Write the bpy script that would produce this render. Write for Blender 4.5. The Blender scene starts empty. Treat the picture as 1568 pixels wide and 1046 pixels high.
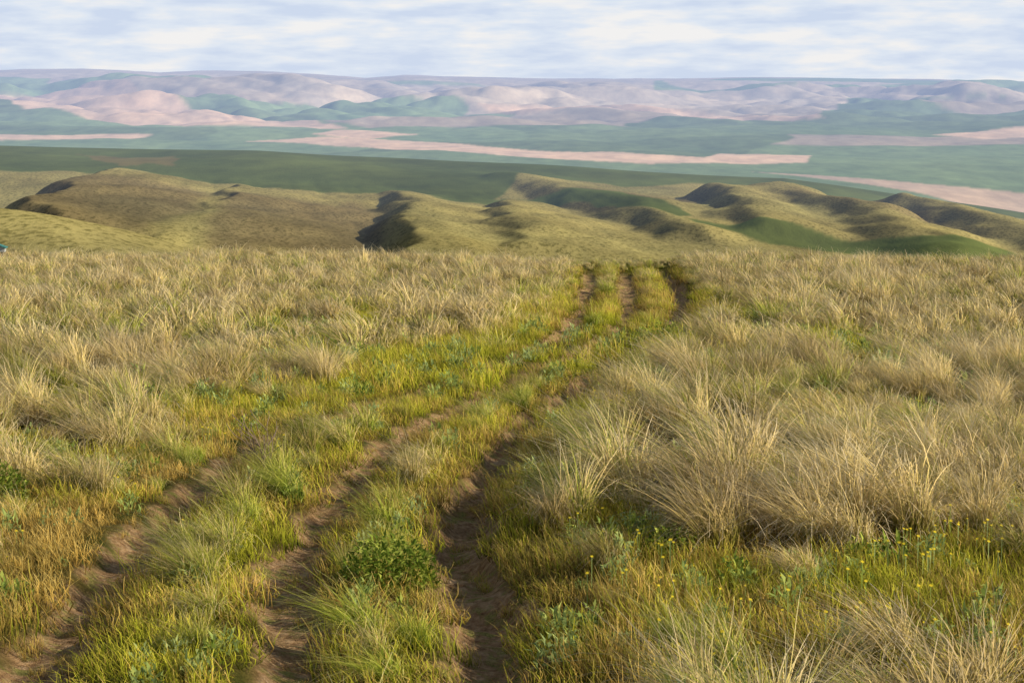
import bpy, math, random
import numpy as np
from mathutils import Vector
rng=np.random.default_rng(7); random.seed(7)
scene=bpy.context.scene
scene.view_settings.view_transform='Standard'
try: scene.view_settings.look='None'
except Exception: pass
scene.view_settings.exposure=0

# ------------------------------------------------------------------ noise
def _h(ix,iy,s):
    n=(ix.astype(np.int64)*374761393+iy.astype(np.int64)*668265263+s*974634777)&0xffffffff
    n=((n^(n>>13))*1274126177)&0xffffffff
    n=(n^(n>>16))&0xffffffff
    return n/4294967295.0
def noise(x,y,s=0):
    x=np.asarray(x,float);y=np.asarray(y,float)
    ix=np.floor(x);iy=np.floor(y);fx=x-ix;fy=y-iy
    ux=fx*fx*fx*(fx*(fx*6-15)+10);uy=fy*fy*fy*(fy*(fy*6-15)+10)
    def g(a,b):
        t=_h(ix+a,iy+b,s)*2*np.pi
        return np.cos(t)*(fx-a)+np.sin(t)*(fy-b)
    return ((g(0,0)*(1-ux)+g(1,0)*ux)*(1-uy)+(g(0,1)*(1-ux)+g(1,1)*ux)*uy)*1.5
def fbm(x,y,s=0,o=4):
    r=0;a=1;t=0
    for i in range(o):
        r=r+a*noise(x*2**i,y*2**i,s+i*17);t+=a;a*=.5
    return r/t
def sstep(a,b,x):
    t=np.clip((x-a)/(b-a),0,1);return t*t*(3-2*t)

# ------------------------------------------------------------------ tracks (x at distance y, metres)
TL=np.array([(4,-2.6),(12.1,-2.88),(14.3,-3.11),(18,-3.22),(23.9,-3.01),(28.1,-2.06),(33.4,-.59),(42.1,.91),(52,1.81),(70.8,2.81),(93,3.7),(150,6.5)])
TM=np.array([(4,-1.1),(12.1,-1.37),(13.6,-1.58),(15.8,-1.78),(19.7,-1.70),(23.9,-1.36),(27.6,-.76),(35.4,.77),(44.2,2.33),(53.6,3.18),(73.7,4.3),(93,5.37),(150,8.3)])
TR=np.array([(4,0.),(12.1,-.155),(14,-.226),(16.4,-.42),(18.8,-.426),(22.7,-.14),(25.6,.18),(29.5,.93),(36.9,2.19),(46.6,3.91),(55.3,4.73),(73.7,5.94),(93,6.9),(150,10)])
YY=np.linspace(-10,170,1801)
def smooth(T):
    v=np.interp(YY,T[:,0],T[:,1]);k=np.hanning(31);k/=k.sum()
    return np.convolve(np.pad(v,15,mode='edge'),k,'valid')
TX=[smooth(T) for T in (TL,TM,TR)]
TS=[np.sqrt(1+np.gradient(t,YY)**2) for t in TX]
def trackd(i,x,y):
    w=.07*noise(y*1.1,y*0+i*9.1,3)+.12*noise(y*.35,y*0+i*5.1,4)
    return (x-np.interp(y,YY,TX[i])+w)/np.interp(y,YY,TS[i])
def near_z(x,y):
    z=-2.9-.059*y
    z=z+.10*noise(x/7,y/9,5)+.06*noise(x/1.7,y/1.7,6)+.026*noise(x/.45,y/.45,8)
    z=z-.0035*np.clip(y-94,0,None)**2 +.35*noise(x/16,y*0+2.2,9)*sstep(60,95,y)
    dr=trackd(2,x,y)
    z=z+.14*sstep(.4,1.0,dr)*(1-sstep(3,7,dr))
    wd=.24+.16*sstep(35,60,y);ft=1-sstep(86,95,y)
    for i,dep in ((0,.16),(1,.14),(2,.22)):
        d=np.abs(trackd(i,x,y))
        vis=.85+.3*noise(y/5,y*0+i*3.3,12)+.55*noise(y/.5,x*1.5+i*2.3,13)
        z=z-ft*dep*(1+.6*sstep(40,60,y))*vis*np.exp(-(d/wd)**4)+ft*.02*np.exp(-((d-.45)/.16)**2)
    return z

# ------------------------------------------------------------------ mesh helper
def grid_mesh(name,X,Y,Z):
    r,c=X.shape
    co=np.stack([X,Y,Z],-1).reshape(-1,3).astype(np.float32)
    i=np.arange(r*c).reshape(r,c)
    q=np.stack([i[:-1,:-1],i[:-1,1:],i[1:,1:],i[1:,:-1]],-1).reshape(-1,4)
    return raw_mesh(name,co,q)
def raw_mesh(name,co,q,smooth_=True):
    me=bpy.data.meshes.new(name)
    me.vertices.add(len(co));me.vertices.foreach_set('co',np.asarray(co,np.float32).ravel())
    me.loops.add(q.size);me.loops.foreach_set('vertex_index',q.ravel().astype(np.int32))
    n=q.shape[1]
    me.polygons.add(len(q));me.polygons.foreach_set('loop_start',(np.arange(len(q))*n).astype(np.int32))
    me.polygons.foreach_set('loop_total',np.full(len(q),n,np.int32))
    me.polygons.foreach_set('use_smooth',np.full(len(q),smooth_))
    me.update(calc_edges=True)
    return me
def add_col(me,name,c):
    a=me.color_attributes.new(name,'FLOAT_COLOR','POINT')
    c=np.asarray(c,np.float32)
    if c.shape[1]==3: c=np.concatenate([c,np.ones((len(c),1),np.float32)],1)
    a.data.foreach_set('color',c.ravel())
def link(ob): scene.collection.objects.link(ob);return ob

# ------------------------------------------------------------------ node helper
class M:
    def __init__(s,name):
        s.m=bpy.data.materials.new(name);s.m.use_nodes=True;s.t=s.m.node_tree;s.t.nodes.clear()
        s.out=s.n('ShaderNodeOutputMaterial')
    def n(s,ty,**k):
        nd=s.t.nodes.new(ty)
        for a,b in k.items(): setattr(nd,a,b)
        return nd
    def l(s,a,b): s.t.links.new(a,b)
    def mix(s,f,a,b,mode='MIX'):
        nd=s.n('ShaderNodeMix',data_type='RGBA',blend_type=mode)
        for sock,v in ((nd.inputs[0],f),(nd.inputs[6],a),(nd.inputs[7],b)):
            if hasattr(v,'links'): s.l(v,sock)
            elif isinstance(v,(int,float)): sock.default_value=v
            else: sock.default_value=(*v,1)
        return nd.outputs[2]
    def math(s,op,a,b=0.):
        nd=s.n('ShaderNodeMath',operation=op)
        for sock,v in ((nd.inputs[0],a),(nd.inputs[1],b)):
            if hasattr(v,'links'): s.l(v,sock)
            else: sock.default_value=v
        return nd.outputs[0]
    def ramp(s,f,pts):
        nd=s.n('ShaderNodeValToRGB');s.l(f,nd.inputs[0]);e=nd.color_ramp.elements
        while len(e)<len(pts): e.new(.5)
        for el,(p,c) in zip(e,pts): el.position=p;el.color=(*c,1) if len(c)==3 else c
        return nd.outputs[0]
    def noise(s,vec,scale,det=4,rough=.55):
        nd=s.n('ShaderNodeTexNoise');nd.inputs['Scale'].default_value=scale;nd.inputs['Detail'].default_value=det
        nd.inputs['Roughness'].default_value=rough
        if vec is not None: s.l(vec,nd.inputs['Vector'])
        return nd.outputs[0]

# ------------------------------------------------------------------ near ground
s_=np.exp(np.arange(np.log(4.),np.log(162.),.0060));u_=np.arange(-.46,.4601,.00125)
S,U=np.meshgrid(s_,u_,indexing='ij')
X=U*S;Y=S-10
Z=near_z(X,Y)
me=grid_mesh('ground',X,Y,Z)
d0,d1,d2=[np.abs(trackd(i,X,Y)) for i in range(3)]
dm=np.minimum(np.minimum(d0,d1),d2-.04)
wid=.10*sstep(30,50,Y)
soil=1-sstep(.17,.38,dm-wid+.26*fbm(X*2.2,Y*2.2,31,3))
soil=soil*(.60+.40*sstep(-.35,.05,noise(Y/3,d0*0,44)+.3*(Y<27)+.15))*(1-sstep(80,92,Y))
low=1-sstep(.5,1.5,dm)
add_col(me,'mask',np.stack([soil.ravel(),low.ravel(),np.zeros(soil.size)],-1))
ground=link(bpy.data.objects.new('ground',me))
m=M('ground_soil_and_thatch')
tc=m.n('ShaderNodeNewGeometry').outputs['Position']
at=m.n('ShaderNodeAttribute',attribute_name='mask');sp=m.n('ShaderNodeSeparateColor');m.l(at.outputs['Color'],sp.inputs[0])
n1=m.noise(tc,1.3,5);n2=m.noise(tc,14,6,.7);n3=m.noise(tc,60,3,.7);n4=m.noise(tc,5,5,.65)
so=m.ramp(n2,[(.30,(.17,.09,.040)),(.5,(.44,.265,.130)),(.70,(.68,.46,.26))])
so=m.mix(m.ramp(n4,[(.51,(0,0,0)),(.62,(1,1,1))]),so,m.ramp(n3,[(.3,(.12,.12,.03)),(.6,(.42,.36,.11))]))
th=m.ramp(n1,[(.35,(.08,.10,.02)),(.52,(.17,.15,.035)),(.7,(.28,.18,.065))])
th=m.mix(m.math('MULTIPLY',n3,.9),th,(.035,.035,.01))
c=m.mix(sp.outputs[0],th,so)
bs=m.n('ShaderNodeBsdfDiffuse');m.l(c,bs.inputs[0])
bp=m.n('ShaderNodeBump');bp.inputs['Distance'].default_value=.08;bp.inputs['Strength'].default_value=1.
m.l(n2,bp.inputs['Height']);m.l(bp.outputs[0],bs.inputs['Normal']);m.l(bs.outputs[0],m.out.inputs[0])
me.materials.append(m.m)

# ------------------------------------------------------------------ hills
def P(px,py,d): # image pixel column and row, with a chosen range -> metres
    return ((px-784)/3050*d, d, -(py-130)/3050*d)
s_=np.exp(np.arange(np.log(140.),np.log(22000.),.0050));u_=np.arange(-.40,.4001,.00075)
S,U=np.meshgrid(s_,u_,indexing='ij');X=U*S;Y=S-10.
B=784+3050*X/Y
rows=[(130,'z',-15.3),(250,'z',-45),(500,'z',-74),(900,'z',-106),
 (1200,'p',(450,445,432,425,425)),(1500,'p',(415,408,392,390,400)),(1900,'p',(362,362,350,352,380)),
 (2300,'p',(282,300,320,328,360)),(2800,'p',(240,252,272,294,338)),(3200,'p',(223,229,249,271,325)),
 (3500,'p',(240,240,262,284,330))]
kx=[0,400,800,1200,1568]
b1=784+3050*u_*1.0
lv=[];ld=[]
for d,k,v in rows:
    ld.append(d)
    lv.append(np.full(len(b1),float(v)) if k=='z' else -(np.interp(b1,kx,v)-130)/3050*d)
for d in (4200,5000,8500):
    ld.append(d);lv.append(np.full(len(b1),-278+.0224*d))
top=np.interp(b1,[-600,0,60,130,200,250,330,400,480,560,620,700,800,1000,1150,1250,1400,1568,2200],[110,109,107,106,109,113,110,109,113,120,117,119,121,121,119,119,122,126,125])
ld.append(12500);lv.append(-(top-130)/3050*12500-6)
ld.append(13500);lv.append(-(top-130)/3050*13500)
ld+= [14500,16000,22000];lv+=[lv[-1]-6,lv[-1]-80,lv[-1]-300]
ld=np.array(ld,float);lv=np.array(lv)
from numpy import log
ys=s_-10.;q=np.searchsorted(ld,ys,side='right')-1;q=np.clip(q,0,len(ld)-2)
t=(log(ys)-log(ld[q]))/(log(ld[q+1])-log(ld[q]))
base=lv[q]*(1-t)[:,None]+lv[q+1]*t[:,None]
k=np.hanning(17);k/=k.sum()
bp_=np.pad(base,((8,8),(0,0)),mode='edge')
base=sum(k[i]*bp_[i:i+base.shape[0]] for i in range(17))
Z=base.copy()
# crest points, steepness of the left flank, steepness of the right flank, roundness
spurs=[([(-260,300,700),(0,331,640),(150,358,600),(330,392,570)],.30,.30,10),
 ([(175,254,2500),(140,266,2150),(110,282,1850),(62,314,1500)],.70,.16,9),
 ([(365,281,2350),(352,292,2050),(318,318,1750),(262,366,1400)],.64,.17,9),
 ([(612,294,2350),(625,308,1950),(645,332,1650),(675,384,1320)],.66,.18,13),
 ([(780,301,2250),(785,320,1850),(810,368,1450)],.50,.20,12),
 ([(775,262,2800),(900,284,2450),(985,304,2150),(1060,345,1700)],.40,.20,16),
 ([(1105,280,2500),(1135,304,2050),(1190,335,1750)],.52,.22,13),
 ([(1180,282,2550),(1310,304,2150),(1400,334,1800),(1480,380,1450)],.30,.42,14),
 ([(1400,298,2500),(1530,328,2050),(1680,368,1700)],.34,.36,16)]
msk=(Y>380)&(Y<3300)
xx=X[msk];yy=Y[msk];zz=Z[msk]
wx=xx+20*noise(xx/150,yy/210,71)+9*noise(xx/45,yy/70,72);wy=yy+60*noise(xx/220,yy/220,73)
sharp=2.4
acc=np.exp(np.clip((zz+60)/sharp,-300,60))
for pts,kl,kr,r in spurs:
    pw=[P(*p) for p in pts];best=np.full(xx.shape,-1e9)
    for a,b in zip(pw[:-1],pw[1:]):
        dx,dy=b[0]-a[0],b[1]-a[1];tt=np.clip(((wx-a[0])*dx+(wy-a[1])*dy)/(dx*dx+dy*dy),0,1)
        ox=wx-a[0]-tt*dx;oy=wy-a[1]-tt*dy
        dd=np.hypot(ox,oy);side=sstep(-.6,.6,ox/(dd+1.))
        kk=kl*(1-side)+kr*side
        best=np.maximum(best,a[2]+tt*(b[2]-a[2])-kk*(np.sqrt(dd*dd+r*r)-r))
    acc=acc+np.exp(np.clip((best+60)/sharp,-300,60))
Z[msk]=np.log(acc)*sharp-60
def billow(x,y,s,o=3,g=.4):
    r=0;a=1;tt=0
    for i in range(o):
        r=r+a*np.sqrt(noise(x*2**i,y*2**i,s+i*7)**2+.004);tt+=a;a*=g
    return r/tt
midw=sstep(500,1100,Y)*(1-sstep(2350,2800,Y))
Z+=midw*(8*(billow((X+.15*Y)/130,(Y-.2*X)/620,86,4,.5)-.25)+.35*fbm(X/25,Y/45,85,3))
Z+=sstep(2100,2600,Y)*(1-sstep(3000,3500,Y))*5.0*noise(X/230,Y/300,88)
farw=sstep(3600,5200,Y)*(1-sstep(9800,12400,Y)*.88)
wX=X+350*noise(X/1800,Y/1500,90);wY=Y+350*noise(X/1800,Y/1500,91)
amp=10+78*sstep(5600,8200,Y)
rel=amp*(billow((wX+.45*wY)/1150,(wY-.1*wX)/1300,92,4,.48)-.27)*2.8+ (5+10*sstep(5600,8000,Y))*fbm(X/260,Y/320,95,3)
Z+=farw*rel
me=grid_mesh('hills',X,Y,Z)
V=61.7+847900/Y
def poly(pts,bx,vy):
    ins=np.zeros(bx.shape,bool);n=len(pts)
    for i in range(n):
        x1,y1=pts[i];x2,y2=pts[(i+1)%n]
        if y1==y2: continue
        c=((y1>vy)!=(y2>vy))&(bx<(x2-x1)*(vy-y1)/(y2-y1)+x1)
        ins^=c
    return ins
col=np.zeros(X.shape+(3,))
nB=B+22*noise(X/500,Y/700,101);nV=V+4*noise(X/800,Y/1300,102)
teal=np.array((.225,.30,.15));tan_=np.array((.70,.55,.43));pink=np.array((.92,.62,.45));crop=np.array((.125,.150,.048));grs=np.array((.40,.325,.125))
far=Y>3400
col[:]=teal
pX=X+420*noise(X/1500,Y/1500,150);pY=Y+520*noise(X/1500,Y/1500,151)
cy_=np.floor(pY/800);cx_=np.floor(pX/1200+_h(cy_,cy_*0,152)*3)
hc=_h(cx_,cy_,153);hb=_h(cx_,cy_,154)
col*=(.74+.52*hb)[...,None]
col[(hc<.13)&far&(V<222)]=tan_*.72
up=np.interp(nB,[-600,0,400,560,700,800,1000,1250,1300,1568,2200],[150,150,166,190,178,172,174,178,152,160,160])
upm=nV<up
col[upm]=tan_*(.86+.22*hb[upm])[:,None]
col[upm&(hc>.82)&(V>136)]=teal*1.35
col[upm&(hc>.50)&(V<150)&(B>1000)&(V>128)]=teal*1.25
for pl in ([(-500,150),(0,150),(150,150),(330,168),(480,184),(535,193),(300,194),(180,187),(60,180),(0,166),(-500,166)],
 [(-500,208),(0,208),(120,207),(245,208),(200,215),(60,217),(-500,224)],
 [(380,214),(500,207),(700,217),(860,230),(1060,240),(1160,246),(1000,252),(850,246),(700,235),(560,222),(450,218)],
 [(480,205),(540,196),(640,203),(560,210)],
 [(1070,246),(1100,231),(1240,233),(1225,245),(1130,249)],
 [(720,162),(900,160),(1240,176),(1255,181),(1000,172),(800,170)],
 [(1430,208),(1568,202),(1900,200),(1900,208),(1500,214)]):
    col[poly(pl,nB,nV)&far]=pink
t6=poly([(1150,262),(1400,278),(1568,284),(2000,290),(2000,325),(1568,318),(1400,292),(1250,276)],nB,nV)
col[t6]=pink*.5+tan_*.3
md=Y<=3500
edge=np.interp(B,[-600,0,120,250,400,640,760,800,1000,1200,1400,1568,2200],[2550,2500,2520,2460,2420,2400,2430,2780,2860,2840,2880,2950,3000])+90*noise(X/110,Y/400,110)+30*noise(X/35,Y/100,111)
isc=md&(Y>edge);isg=md&~(Y>edge)
col[isg]=grs;col[isc]=crop
cp=1+.22*noise(X/240,Y/200,112)
for pl in ([(640,2350),(780,2430),(900,2480),(1000,2180),(1070,1930),(1040,1870),(960,2070),(880,2290)],
           [(1040,1850),(1150,1800),(1300,1700),(1440,1600),(1700,1560),(1700,1380),(1450,1410),(1300,1540),(1150,1680),(1080,1760)]):
    pm=poly(pl,B+12*noise(X/50,Y/90,120),Y)&md
    col[pm]=crop*1.05;isg&=~pm
col[md&~isg]*=cp[md&~isg][:,None]
col[poly([(120,2980),(275,3000),(262,2750),(180,2700)],B+14*noise(X/50,Y/60,121),Y+40*noise(X/40,Y/60,122))]=grs*.55
patch=fbm(X/90,Y/160,130,3)
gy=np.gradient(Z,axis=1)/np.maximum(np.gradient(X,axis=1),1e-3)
flank_shade=sstep(.02,.34,gy)   # shade painted into the cover colour of left-facing spur slopes
brown_area=np.zeros(X.shape)  # darker brown areas on some of the hill faces
for pl in ([(60,2200),(330,2200),(300,1800),(230,1400),(20,1400)],[(360,2150),(560,2200),(600,1800),(560,1400),(300,1400)],[(860,2500),(1090,2500),(1000,2150),(900,2200)],[(1190,2480),(1400,2300),(1480,1950),(1340,1950)]):
    brown_area=np.maximum(brown_area,poly(pl,B+25*noise(X/50,Y/80,140),Y+80*noise(X/70,Y/90,141)).astype(float))
for _ in range(5):
    for ax in (0,1): brown_area=(np.roll(brown_area,2,ax)+brown_area+np.roll(brown_area,-2,ax))/3
col[isg]*= ((1+.40*patch)*(1-.45*flank_shade))[isg][:,None]
col[isg]*= (1-brown_area[isg][:,None]*np.array((.38,.42,.30)))
grass_f=isg.astype(float)
for ax in (0,1): col=(np.roll(col,1,ax)+2*col+np.roll(col,-1,ax))/4
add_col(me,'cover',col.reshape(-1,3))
add_col(me,'kind',np.stack([grass_f.ravel(),flank_shade.ravel(),np.zeros(X.size)],-1))
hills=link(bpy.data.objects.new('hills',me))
m=M('hill_cover_with_haze')
pos=m.n('ShaderNodeNewGeometry').outputs['Position']
cv=m.n('ShaderNodeAttribute',attribute_name='cover').outputs['Color']
kd=m.n('ShaderNodeAttribute',attribute_name='kind').outputs['Color']
ks=m.n('ShaderNodeSeparateColor');m.l(kd,ks.inputs[0])
sc=m.n('ShaderNodeMapping');m.l(pos,sc.inputs[0]);sc.inputs['Scale'].default_value=(1,.45,1)
ns=m.noise(sc.outputs[0],.30,3,.7);nb=m.noise(sc.outputs[0],.02,4,.6);nf=m.noise(sc.outputs[0],.004,5,.65)
shrub=m.ramp(ns,[(.48,(1,1,1)),(.62,(.50,.52,.48))])
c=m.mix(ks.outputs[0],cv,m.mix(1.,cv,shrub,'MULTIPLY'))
c=m.mix(1.,c,m.ramp(nb,[(.3,(.82,.82,.82)),(.7,(1.18,1.18,1.12))]),'MULTIPLY')
c=m.mix(1.,c,m.ramp(nf,[(.35,(.82,.86,.9)),(.65,(1.15,1.12,1.05))]),'MULTIPLY')
bs=m.n('ShaderNodeBsdfDiffuse');m.l(c,bs.inputs[0])
bp=m.n('ShaderNodeBump');bp.inputs['Distance'].default_value=1.0;bp.inputs['Strength'].default_value=.5
m.l(ns,bp.inputs['Height']);m.l(bp.outputs[0],bs.inputs['Normal'])
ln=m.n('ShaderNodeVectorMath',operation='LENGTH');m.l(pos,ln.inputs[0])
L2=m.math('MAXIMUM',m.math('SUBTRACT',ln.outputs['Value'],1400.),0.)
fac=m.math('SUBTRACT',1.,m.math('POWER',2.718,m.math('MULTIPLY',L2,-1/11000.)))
em=m.n('ShaderNodeEmission');em.inputs[0].default_value=(.41,.525,.81,1);em.inputs[1].default_value=1.  # distance haze painted as a bluish glow of the land, growing with range
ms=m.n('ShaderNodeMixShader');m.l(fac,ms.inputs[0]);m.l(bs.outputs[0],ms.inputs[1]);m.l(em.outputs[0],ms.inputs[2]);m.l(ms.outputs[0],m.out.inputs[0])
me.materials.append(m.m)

# ------------------------------------------------------------------ vegetation materials
def leafmat(name,build,trans=.3,dome=0.):
    m=M(name)
    at=m.n('ShaderNodeAttribute',attribute_name='blade');sp=m.n('ShaderNodeSeparateColor');m.l(at.outputs['Color'],sp.inputs[0])
    ti=m.n('ShaderNodeAttribute',attribute_name='tint',attribute_type='INSTANCER').outputs['Fac']
    ri=m.n('ShaderNodeObjectInfo').outputs['Random']
    c=build(m,sp.outputs[0],sp.outputs[1],ti,ri)
    d=m.n('ShaderNodeBsdfDiffuse');tr=m.n('ShaderNodeBsdfTranslucent');mx=m.n('ShaderNodeMixShader');mx.inputs[0].default_value=trans
    m.l(c,d.inputs[0]);m.l(c,tr.inputs[0]);m.l(d.outputs[0],mx.inputs[1]);m.l(tr.outputs[0],mx.inputs[2]);m.l(mx.outputs[0],m.out.inputs[0])
    if dome>0: # fine blades shade like the rounded tuft they belong to
        at2=m.n('ShaderNodeAttribute',attribute_name='tuft_normal')
        vt=m.n('ShaderNodeVectorTransform',vector_type='NORMAL',convert_from='OBJECT',convert_to='WORLD');m.l(at2.outputs['Vector'],vt.inputs[0])
        gn=m.n('ShaderNodeNewGeometry').outputs['Normal']
        mm=m.n('ShaderNodeMix',data_type='VECTOR');mm.inputs[0].default_value=dome
        m.l(gn,mm.inputs[4]);m.l(vt.outputs[0],mm.inputs[5])
        nn=m.n('ShaderNodeVectorMath',operation='NORMALIZE');m.l(mm.outputs[1],nn.inputs[0]);m.l(nn.outputs[0],d.inputs['Normal'])
    return m.m
def b_tuss(m,t,r,ti,ri):
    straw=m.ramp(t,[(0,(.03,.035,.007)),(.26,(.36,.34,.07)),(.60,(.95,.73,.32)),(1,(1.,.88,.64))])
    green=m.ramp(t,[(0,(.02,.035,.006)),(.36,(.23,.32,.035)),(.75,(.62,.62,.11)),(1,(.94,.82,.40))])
    f=m.math('ADD',ti,m.math('MULTIPLY',m.math('SUBTRACT',r,.5),.9))
    f=m.ramp(f,[(.3,(0,0,0)),(.7,(1,1,1))])
    c=m.mix(f,straw,green)
    return m.mix(1.,c,m.ramp(ri,[(0,(.55,.49,.43)),(.5,(1.0,.96,.92)),(1,(1.15,1.11,.97))]),'MULTIPLY')
def b_low(m,t,r,ti,ri):
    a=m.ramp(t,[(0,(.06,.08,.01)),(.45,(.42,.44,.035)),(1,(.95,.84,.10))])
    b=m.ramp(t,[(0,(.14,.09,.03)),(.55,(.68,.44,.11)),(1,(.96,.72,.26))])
    f=m.ramp(m.math('ADD',ti,m.math('MULTIPLY',m.math('SUBTRACT',r,.5),.8)),[(.35,(0,0,0)),(.65,(1,1,1))])
    c=m.mix(f,b,a)
    return m.mix(1.,c,m.ramp(ri,[(0,(.55,.57,.52)),(1,(1.12,1.10,1.0))]),'MULTIPLY')
def b_forb(m,t,r,ti,ri):
    a=m.ramp(r,[(0,(.07,.12,.015)),(.6,(.26,.34,.045)),(1,(.60,.62,.12))])
    return m.mix(m.math('MULTIPLY',ti,.7),a,(.50,.58,.26))
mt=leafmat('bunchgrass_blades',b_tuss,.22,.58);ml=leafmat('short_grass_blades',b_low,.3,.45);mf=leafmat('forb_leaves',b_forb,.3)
def flat(name,c):
    m=M(name);d=m.n('ShaderNodeBsdfDiffuse');o=m.n('ShaderNodeObjectInfo').outputs['Random']
    m.l(m.mix(o,c,tuple(v*.75 for v in c)),d.inputs[0]);m.l(d.outputs[0],m.out.inputs[0]);return m.m
my=flat('yellow_petals',(.88,.66,.04));mw=flat('dead_twig',(.30,.22,.15))

# ------------------------------------------------------------------ plant meshes
def blades(name,seed,n,L,Lv,rad,spread,lean,width,droop,seg=5,mat=None):
    g=np.random.default_rng(seed)
    a=g.uniform(0,2*np.pi,n);r=rad*np.sqrt(g.uniform(0,1,n))
    bx=r*np.cos(a);by=r*np.sin(a)
    oa=a+g.normal(0,.5,n);sp=spread*g.uniform(.2,1.3,n)*(.35+.65*r/rad)
    ll=np.clip(g.normal(L,Lv,n),L*.35,L*1.5)
    le=lean*g.uniform(.3,1.4,n);la=np.pi+g.normal(0,.35,n)
    Dx=(np.cos(oa)*sp+np.cos(la)*le)*ll;Dy=(np.sin(oa)*sp+np.sin(la)*le)*ll
    dr=droop*g.uniform(.3,1.7,n)
    t=np.linspace(0,1,seg+1)[None]
    px=bx[:,None]+Dx[:,None]*t**1.6;py=by[:,None]+Dy[:,None]*t**1.6
    pz=ll[:,None]*(t-dr[:,None]*t**2.8)-.03
    px+= (g.normal(0,.025,(n,1)))*np.sin(t*5+a[:,None]);
    wa=g.uniform(0,np.pi,n)
    w=width*g.uniform(.6,1.4,n)[:,None]*np.clip(1.05-t,0.06,1)**.6/2
    wx=np.cos(wa)[:,None]*w;wy=np.sin(wa)[:,None]*w
    co=np.stack([np.stack([px-wx,py-wy,pz],-1),np.stack([px+wx,py+wy,pz],-1)],2).reshape(-1,3)
    k=(np.arange(n)[:,None]*(seg+1)+np.arange(seg)[None])*2
    q=np.stack([k,k+1,k+3,k+2],-1).reshape(-1,4)
    me=raw_mesh(name,co,q)
    c=np.zeros((n,seg+1,2,3));c[...,0]=t[:,:,None];c[...,1]=g.uniform(0,1,n)[:,None,None]
    add_col(me,'blade',c.reshape(-1,3))
    cx=-lean*L*.35
    nv=np.stack([co[:,0]-cx,co[:,1],(co[:,2]-L*.12)*1.25],-1);nv/=np.linalg.norm(nv,axis=1)[:,None]+1e-6
    nv+=np.repeat(g.normal(0,.28,(n,3)),(seg+1)*2,axis=0)
    at=me.attributes.new('tuft_normal','FLOAT_VECTOR','POINT');at.data.foreach_set('vector',nv.astype(np.float32).ravel())
    if mat: me.materials.append(mat)
    return me
def coll(name,meshes):
    c=bpy.data.collections.new(name)
    for i,me in enumerate(meshes): c.objects.link(bpy.data.objects.new('%s_%02d'%(name,i),me))
    return c
def leaves(name,seed,n,rad,h,ll,lw,mat,ups=.5):
    g=np.random.default_rng(seed);co=[];q=[];c=[]
    for i in range(n):
        a=g.uniform(0,2*np.pi);r=rad*math.sqrt(g.uniform());z=h*g.uniform(.1,1)*(1-.5*(r/rad)**2)
        o=np.array((r*math.cos(a),r*math.sin(a),z));da=a+g.normal(0,.8);el=g.uniform(.1,1.3)*ups*2
        d=np.array((math.cos(da)*math.cos(el),math.sin(da)*math.cos(el),math.sin(el)))
        s=np.cross(d,(0,0,1));s/=np.linalg.norm(s)+1e-6;nn=np.cross(s,d)
        L=ll*g.uniform(.6,1.3);W=lw*g.uniform(.7,1.2);b=len(co)
        co+=[o,o+d*L*.45+s*W/2+nn*.01,o+d*L-nn*.02,o+d*L*.45-s*W/2+nn*.01];q.append((b,b+1,b+2,b+3))
        rr=g.uniform();c+=[(0,rr,0)]*4
    me=raw_mesh(name,np.array(co),np.array(q));add_col(me,'blade',c);me.materials.append(mat)
    return me
def flowers(name,seed,n,rad,h):
    g=np.random.default_rng(seed);co=[];q=[];mi=[]
    for i in range(n):
        x,y=g.normal(0,rad,2);hh=h*g.uniform(.6,1.2);b=len(co)
        co+=[(x-.003,y,0),(x+.003,y,0),(x+.003,y,hh),(x-.003,y,hh)];q.append((b,b+1,b+2,b+3));mi.append(0)
        for k in range(6):
            a=k*math.pi/3;b=len(co);R=.014;tz=.5
            f=lambda rr,an:(x+rr*math.cos(an),y+rr*math.sin(an)*.8,hh+rr*math.sin(an)*tz)
            co+=[(x,y,hh),f(R*.6,a-.4),f(R,a),f(R*.6,a+.4)]
            q.append((b,b+1,b+2,b+3));mi.append(1)
    me=raw_mesh(name,np.array(co),np.array(q));add_col(me,'blade',[(.5,.5,0)]*len(co))
    me.materials.append(mf);me.materials.append(my);me.polygons.foreach_set('material_index',np.array(mi,np.int32));return me

LN=[.12,.34,.52]
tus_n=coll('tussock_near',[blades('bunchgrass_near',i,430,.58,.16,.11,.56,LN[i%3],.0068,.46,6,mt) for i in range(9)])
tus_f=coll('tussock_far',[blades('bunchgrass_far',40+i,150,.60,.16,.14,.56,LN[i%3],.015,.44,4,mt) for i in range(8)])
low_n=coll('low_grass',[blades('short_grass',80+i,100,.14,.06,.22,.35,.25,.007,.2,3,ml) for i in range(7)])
forb=coll('forb',[leaves('forb_rosette',100+i,60,.13,.19,.07,.028,mf,ups=.6) for i in range(5)])
flo=coll('flower',[flowers('yellow_flower',120+i,5,.2,.2) for i in range(4)])

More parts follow.
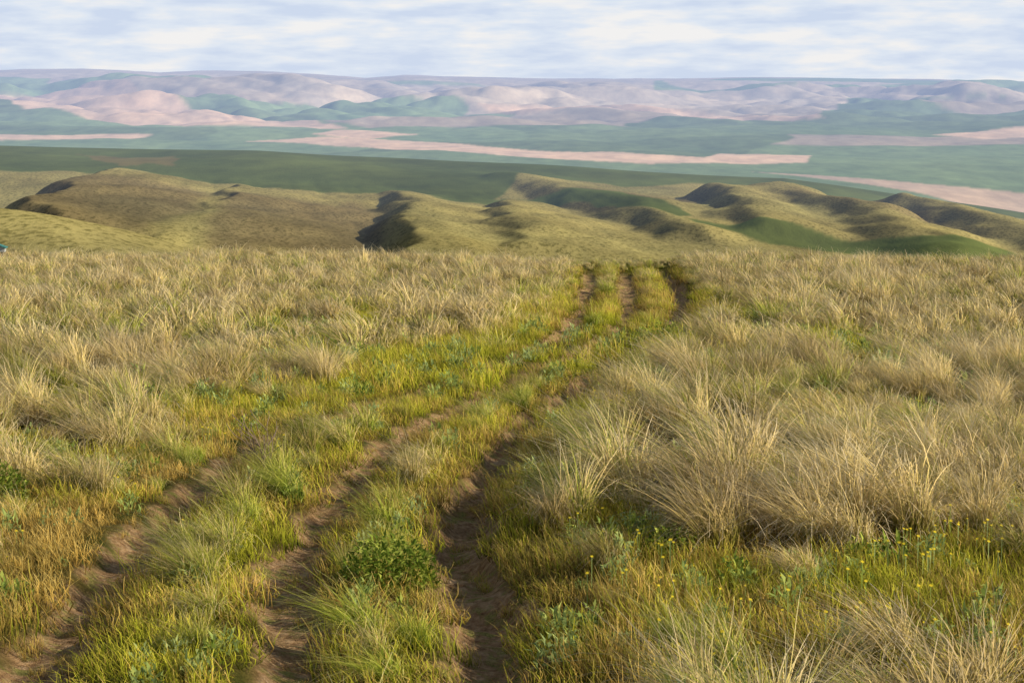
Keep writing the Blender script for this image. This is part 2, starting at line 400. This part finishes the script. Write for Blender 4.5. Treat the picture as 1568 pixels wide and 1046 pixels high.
def scatter(name,col_,x,y,yaw,scale,idx,tint,dz=0):
    z=near_z(x,y)+dz
    me=bpy.data.meshes.new(name);n=len(x);me.vertices.add(n)
    me.vertices.foreach_set('co',np.stack([x,y,z],-1).astype(np.float32).ravel())
    rot=np.zeros((n,3),np.float32);rot[:,2]=yaw
    a=me.attributes.new('rot','FLOAT_VECTOR','POINT');a.data.foreach_set('vector',rot.ravel())
    a=me.attributes.new('scl','FLOAT_VECTOR','POINT');a.data.foreach_set('vector',np.asarray(scale,np.float32).ravel())
    a=me.attributes.new('idx','INT','POINT');a.data.foreach_set('value',idx.astype(np.int32))
    a=me.attributes.new('tint','FLOAT','POINT');a.data.foreach_set('value',tint.astype(np.float32))
    ob=link(bpy.data.objects.new(name,me))
    ng=bpy.data.node_groups.new(name+'_scatter','GeometryNodeTree')
    ng.interface.new_socket('Geometry',in_out='INPUT',socket_type='NodeSocketGeometry')
    ng.interface.new_socket('Geometry',in_out='OUTPUT',socket_type='NodeSocketGeometry')
    N=ng.nodes;gi=N.new('NodeGroupInput');go=N.new('NodeGroupOutput');ip=N.new('GeometryNodeInstanceOnPoints')
    ci=N.new('GeometryNodeCollectionInfo');ci.inputs['Collection'].default_value=col_
    ci.inputs['Separate Children'].default_value=True;ci.inputs['Reset Children'].default_value=True
    def na(nm,ty):
        a=N.new('GeometryNodeInputNamedAttribute');a.data_type=ty;a.inputs['Name'].default_value=nm
        return [o for o in a.outputs if o.enabled and o.name=='Attribute'][0]
    L=ng.links.new
    e=N.new('FunctionNodeEulerToRotation')
    L(gi.outputs[0],ip.inputs['Points']);L(ci.outputs[0],ip.inputs['Instance']);ip.inputs['Pick Instance'].default_value=True
    L(na('idx','INT'),ip.inputs['Instance Index']);L(na('rot','FLOAT_VECTOR'),e.inputs[0]);L(e.outputs[0],ip.inputs['Rotation'])
    L(na('scl','FLOAT_VECTOR'),ip.inputs['Scale']);L(ip.outputs[0],go.inputs[0])
    md=ob.modifiers.new('scatter','NODES');md.node_group=ng
    return ob

def jgrid(sp,y0,y1,k=.30,m0=5.,jit=.48):
    ny=int((y1-y0)/sp);ys=y0+np.arange(ny)*sp;xs=[];yo=[]
    for i,yv in enumerate(ys):
        w=k*yv+m0;xv=np.arange(-w,w,sp)+(i%2)*sp/2;xs.append(xv);yo.append(np.full(len(xv),yv))
    x=np.concatenate(xs);y=np.concatenate(yo)
    return x+rng.uniform(-jit,jit,len(x))*sp,y+rng.uniform(-jit,jit,len(x))*sp
def tdist(x,y): return np.minimum.reduce([np.abs(trackd(i,x,y)) for i in range(3)])
def openness(x,y):
    """1 = short-grass opening, 0 = dense bunchgrass"""
    o=np.zeros_like(x)
    def blob(cx,cy,rx,ry):
        nonlocal o
        o=np.maximum(o,1-sstep(.75,1.15,np.hypot((x-cx)/rx,(y-cy)/ry)+.25*noise(x*1.1,y*1.1,61)))
    blob(2.4,13.0,3.2,2.4);blob(5.5,13.6,2.4,2.0);blob(.8,15.7,.7,.7)
    blob(-3.9,13.5,1.3,4.5);blob(-2.2,12.2,1.0,1.8)
    blob(-.8,35,2.3,4.2);blob(1.2,40.,1.2,5.);blob(-3.5,27.,1.4,2.);blob(-1.2,30,1.6,3.)
    blob(-5.5,44,4,1.2);blob(-11,47,4,1.0);blob(3.2,44.,1.2,2.)
    o=np.maximum(o,sstep(.12,.26,noise(x/1.35,y/1.7,62))*.95)
    return o
def tint_f(x,y,td):
    return .12+.95*fbm(x/2.4,y/3.4,64,3)+.45*(1-sstep(.6,2.0,td))*(1-.6*sstep(45,70,y))

for nm,cc,sp,y0,y1,nv in (('bunchgrass',tus_n,.55,3.,36.,9),('bunchgrass',tus_f,.64,36.,111.,8)):
    x,y=jgrid(sp,y0,y1)
    td=tdist(x,y);op=openness(x,y);tr=trackd(2,x,y);tl=trackd(0,x,y)
    inside=(tr<0)&(tl>0)
    rnd=rng.uniform(0,1,len(x))
    fy=sstep(32,50,y)*(1-sstep(82,92,y))
    kee=(td>np.where(tr>0,.70-.04*fy,.43+.08*fy))|(y>90)
    kee&=rnd>op*.95*np.where(inside,.5,1)
    kee&=~((y<8.5)&(np.abs(x)<5))
    sc=rng.uniform(.50,1.38,len(x))*(1+.28*noise(x/4,y/4,66))
    sc=np.where(inside,sc*.66,sc);sc*=np.where(~inside,.50+.50*sstep(.5,1.6,td),1);sc*=(1-.4*op)
    sc*=1-.35*sstep(80,105,y)
    x,y,td,sc,inside=x[kee],y[kee],td[kee],sc[kee],inside[kee]
    if y0<10:
        ex=np.array([(1.25,11.3,.8),(1.75,11.0,.9),(2.3,11.5,.8),(3.4,11.2,.7),(1.0,11.9,.6),(-.75,11.6,.65),(-.85,12.2,.5),(-2.1,13.4,.6),(-2.35,14.6,.85),(-2.45,15.3,.8),(-2.45,16.2,.9),(-2.4,17.6,.8),(-1.05,15.7,.65),(-1.1,17.2,.8),(-1.1,18.3,.8),(-1.0,19.6,.75),(-2.0,12.3,.6)])
        x=np.r_[x,ex[:,0]];y=np.r_[y,ex[:,1]];sc=np.r_[sc,ex[:,2]];inside=np.r_[inside,ex[:,0]<0];td=tdist(x,y)
    n=len(x)
    tn=tint_f(x,y,td)+inside*.25+rng.normal(0,.26,n)
    S3=np.stack([sc*rng.uniform(.9,1.3,n),sc*rng.uniform(.9,1.3,n),sc*rng.uniform(.7,1.15,n)],-1)
    yaw=rng.normal(0,.6,n)+.6*noise(x/6,y/6,68)
    scatter(nm,cc,x,y,yaw,S3,rng.integers(0,nv,n),tn)
    print('TUSSOCKS',n)
x,y=jgrid(.22,3.,30.,.29,2.);x2,y2=jgrid(.38,30.,60.,.05,3.5)
x2=x2+np.interp(y2,YY,TX[1])-.5
x3,y3=jgrid(.60,30.,90.,.29,2.)
x=np.concatenate([x,x2,x3]);y=np.concatenate([y,y2,y3])
td=tdist(x,y);op=openness(x,y)
rnd=rng.uniform(0,1,len(x))
kee=(td>.35+.13*sstep(28,45,y)+.22*noise(x*1.8,y*1.8,69))|(rnd<.13*(y<30))
kee&=(td<2.0)|(op>.2)|(rnd<.4)
x,y,td,op=x[kee],y[kee],td[kee],op[kee];n=len(x)
sc=rng.uniform(.6,1.3,n)*np.where(td<.3,.5,1)*np.where(y>30,1.6,1)
tn=.48+.95*fbm(x/1.6,y/2.2,70,3)+.22*sstep(22,32,y)*(1-sstep(42,55,y))-.35*(1-sstep(-3.2,-2.4,x))*(y<22)-.10*(1-sstep(.3,.5,td))
scatter('short_grass',low_n,x,y,rng.uniform(-.6,.6,n),np.stack([sc,sc,sc*rng.uniform(.5,1.6,n)],-1),rng.integers(0,7,n),tn)
print('LOW',n)
x=rng.uniform(-6,8,12000);y=rng.uniform(4,46,12000)
op=openness(x,y);td=tdist(x,y);kk=(td>.4)&(rng.uniform(0,1,12000)<np.where(op>.4,.42,np.where(td<1.2,.14,.03))*(noise(x/.9,y/.9,77)>.05))
x,y=x[kk],y[kk];n=len(x);sc=rng.uniform(.4,1.05,n)*np.where(y>28,1.4,1)
scatter('wildflower_leaves',forb,x,y,rng.uniform(0,6.28,n),np.stack([sc*.9,sc*.9,sc*1.3],-1),rng.integers(0,5,n),rng.uniform(0,1,n))
x=rng.uniform(-5,7,3600);y=rng.uniform(5,44,3600);op=openness(x,y);td=tdist(x,y)
kk=(td>.6)&((op>.35)|(td<1.4))&(rng.uniform(0,1,3600)<.34*(noise(x/1.4,y/1.4,78)>-.1));x,y=x[kk],y[kk];n=len(x);sc=rng.uniform(.7,1.2,n)
scatter('yellow_wildflower',flo,x,y,rng.uniform(-.5,.5,n),np.stack([sc]*3,-1),rng.integers(0,4,n),rng.uniform(0,1,n))

def bush(x,y,r,h,seed,n=900):
    me=leaves('green_bush',seed,n,r,h,.065,.028,mf,ups=.55)
    ob=link(bpy.data.objects.new('green_bush',me));ob.location=(x,y,float(near_z(np.array([x]),np.array([y]))[0])-.02)
bush(-.93,14.75,.36,.44,201,1500);bush(-5.05,18.6,.42,.55,202,1500);bush(3.1,39.5,.75,.55,203,1600);bush(2.55,17.0,.28,.38,204,600)
bush(.55,19.,.22,.25,205,350);bush(-4.1,20.6,.2,.25,206,300);bush(1.25,15.1,.22,.25,207,350)
co=[];ed=[]
def twig(p,d,L,lv):
    k=4;co.append(p);last=len(co)-1
    for i in range(k):
        d=(d+Vector((random.gauss(0,.14),random.gauss(0,.14),random.gauss(.03,.08)))).normalized();p=p+d*L/k;co.append(p);ed.append((last,len(co)-1));last=len(co)-1
        if lv>0 and i>0:
            for _ in range(2):
                dd=(d+Vector((random.gauss(0,.6),random.gauss(0,.6),random.gauss(.1,.3)))).normalized()
                twig(p,dd,L*.45,lv-1)
def tubes(segs,name,mat):
    vs=[];qs=[]
    for a,b,r in segs:
        d=(b-a).normalized();s=d.orthogonal().normalized();t=d.cross(s);k=len(vs)
        for p in (a,b):
            for j in range(4): vs.append(p+(s*math.cos(j*math.pi/2)+t*math.sin(j*math.pi/2))*r)
        for j in range(4): qs.append((k+j,k+(j+1)%4,k+4+(j+1)%4,k+4+j))
    me=raw_mesh(name,np.array([tuple(v) for v in vs]),np.array(qs));me.materials.append(mat);return me
def dead(x,y,h,name):
    co.clear();ed.clear()
    for _ in range(4): twig(Vector((random.gauss(0,.03),random.gauss(0,.03),0)),Vector((random.gauss(-.1,.35),random.gauss(0,.35),1)).normalized(),h,1)
    me=tubes([(co[a],co[b],.0045) for a,b in ed],name,mw)
    ob=link(bpy.data.objects.new(name,me));ob.location=(x,y,float(near_z(np.array([x]),np.array([y]))[0])-.02)
dead(-2.45,20.0,.62,'dead_weed')

import bmesh
def box(name,sx,sy,sz,loc,col,par,rot=0):
    bm=bmesh.new();bmesh.ops.create_cube(bm,size=1)
    for v in bm.verts: v.co=Vector((v.co.x*sx,v.co.y*sy,v.co.z*sz))
    bmesh.ops.bevel(bm,geom=bm.edges[:],offset=.008,segments=1)
    me=bpy.data.meshes.new(name);bm.to_mesh(me);bm.free();me.materials.append(col)
    ob=link(bpy.data.objects.new(name,me));ob.location=loc;ob.rotation_euler=(0,rot,0);ob.parent=par
e=link(bpy.data.objects.new('nest_box',None));ex,ey=-23.1,90.;e.location=(ex,ey,float(near_z(np.array([ex]),np.array([ey]))[0])-.25)
wd=flat('weathered_wood',(.28,.22,.16));rf=flat('green_roof_paint',(.10,.30,.28));wp=flat('white_paint',(.5,.5,.47))
box('post',.09,.09,.9,(0,0,.43),wd,e);box('box',.28,.28,.22,(0,0,.99),wp,e);box('roof',.46,.42,.05,(0,0,1.15),rf,e,.35)

# ------------------------------------------------------------------ sky, sun, camera
ELV=24
SUN=Vector((math.cos(math.radians(ELV))*.965,-math.cos(math.radians(ELV))*.262,math.sin(math.radians(ELV)))).normalized()
el=math.asin(SUN.z);az=math.atan2(SUN.x,SUN.y)
w=bpy.data.worlds.new('World');scene.world=w;w.use_nodes=True;t=w.node_tree;t.nodes.clear()
N=t.nodes.new;Lk=t.links.new
o=N('ShaderNodeOutputWorld');sk=N('ShaderNodeTexSky');sk.sky_type='NISHITA';sk.sun_disc=False
sk.sun_elevation=el;sk.sun_rotation=az;sk.dust_density=.6;sk.air_density=1.;sk.altitude=400
b1=N('ShaderNodeBackground');Lk(sk.outputs[0],b1.inputs[0]);b1.inputs[1].default_value=.09
tcn=N('ShaderNodeTexCoord')
sx=N('ShaderNodeSeparateXYZ');Lk(tcn.outputs['Generated'],sx.inputs[0])
mp=N('ShaderNodeMapping');Lk(tcn.outputs['Generated'],mp.inputs[0]);mp.inputs['Scale'].default_value=(9,9,62)
mp2=N('ShaderNodeMapping');Lk(tcn.outputs['Generated'],mp2.inputs[0]);mp2.inputs['Scale'].default_value=(30,30,150);mp2.inputs['Location'].default_value=(3,5,1)
def tex(v,det,r,dist=0.):
    n=N('ShaderNodeTexNoise');n.inputs['Scale'].default_value=1.;n.inputs['Detail'].default_value=det;n.inputs['Roughness'].default_value=r;n.inputs['Distortion'].default_value=dist;Lk(v,n.inputs['Vector']);return n.outputs[0]
def mth(op,a,b=0.):
    n=N('ShaderNodeMath');n.operation=op
    for s,v in ((n.inputs[0],a),(n.inputs[1],b)):
        if hasattr(v,'links'): Lk(v,s)
        else: s.default_value=v
    return n.outputs[0]
f=mth('ADD',mth('MULTIPLY',tex(mp.outputs[0],5,.55,.3),.5),mth('MULTIPLY',tex(mp2.outputs[0],4,.5),.5))
cr=N('ShaderNodeValToRGB');Lk(f,cr.inputs[0])
E=cr.color_ramp.elements;E[0].position=.41;E[0].color=(.62,.71,.88,1);E[1].position=.60;E[1].color=(.91,.90,.90,1)
e2=E.new(.505);e2.color=(.74,.81,.92,1)
b2=N('ShaderNodeBackground');Lk(cr.outputs[0],b2.inputs[0]);b2.inputs[1].default_value=1.
lo=N('ShaderNodeMapRange');Lk(sx.outputs[2],lo.inputs[0]);lo.inputs[1].default_value=.05;lo.inputs[2].default_value=.35;lo.inputs[3].default_value=.95;lo.inputs[4].default_value=.12
mx=N('ShaderNodeMixShader');Lk(lo.outputs[0],mx.inputs[0]);Lk(b1.outputs[0],mx.inputs[1]);Lk(b2.outputs[0],mx.inputs[2]);Lk(mx.outputs[0],o.inputs[0])
sd=bpy.data.lights.new('sun','SUN');sd.energy=5.;sd.angle=math.radians(.5);sd.color=(1,.91,.72)
so_=link(bpy.data.objects.new('sun',sd));so_.rotation_euler=SUN.to_track_quat('Z','Y').to_euler()
cd=bpy.data.cameras.new('camera');cam=link(bpy.data.objects.new('camera',cd));cd.lens=70;cd.sensor_width=36
cd.clip_start=.1;cd.clip_end=60000;cam.location=(0,0,0);cam.rotation_euler=(math.radians(90-7.34),0,0);scene.camera=cam
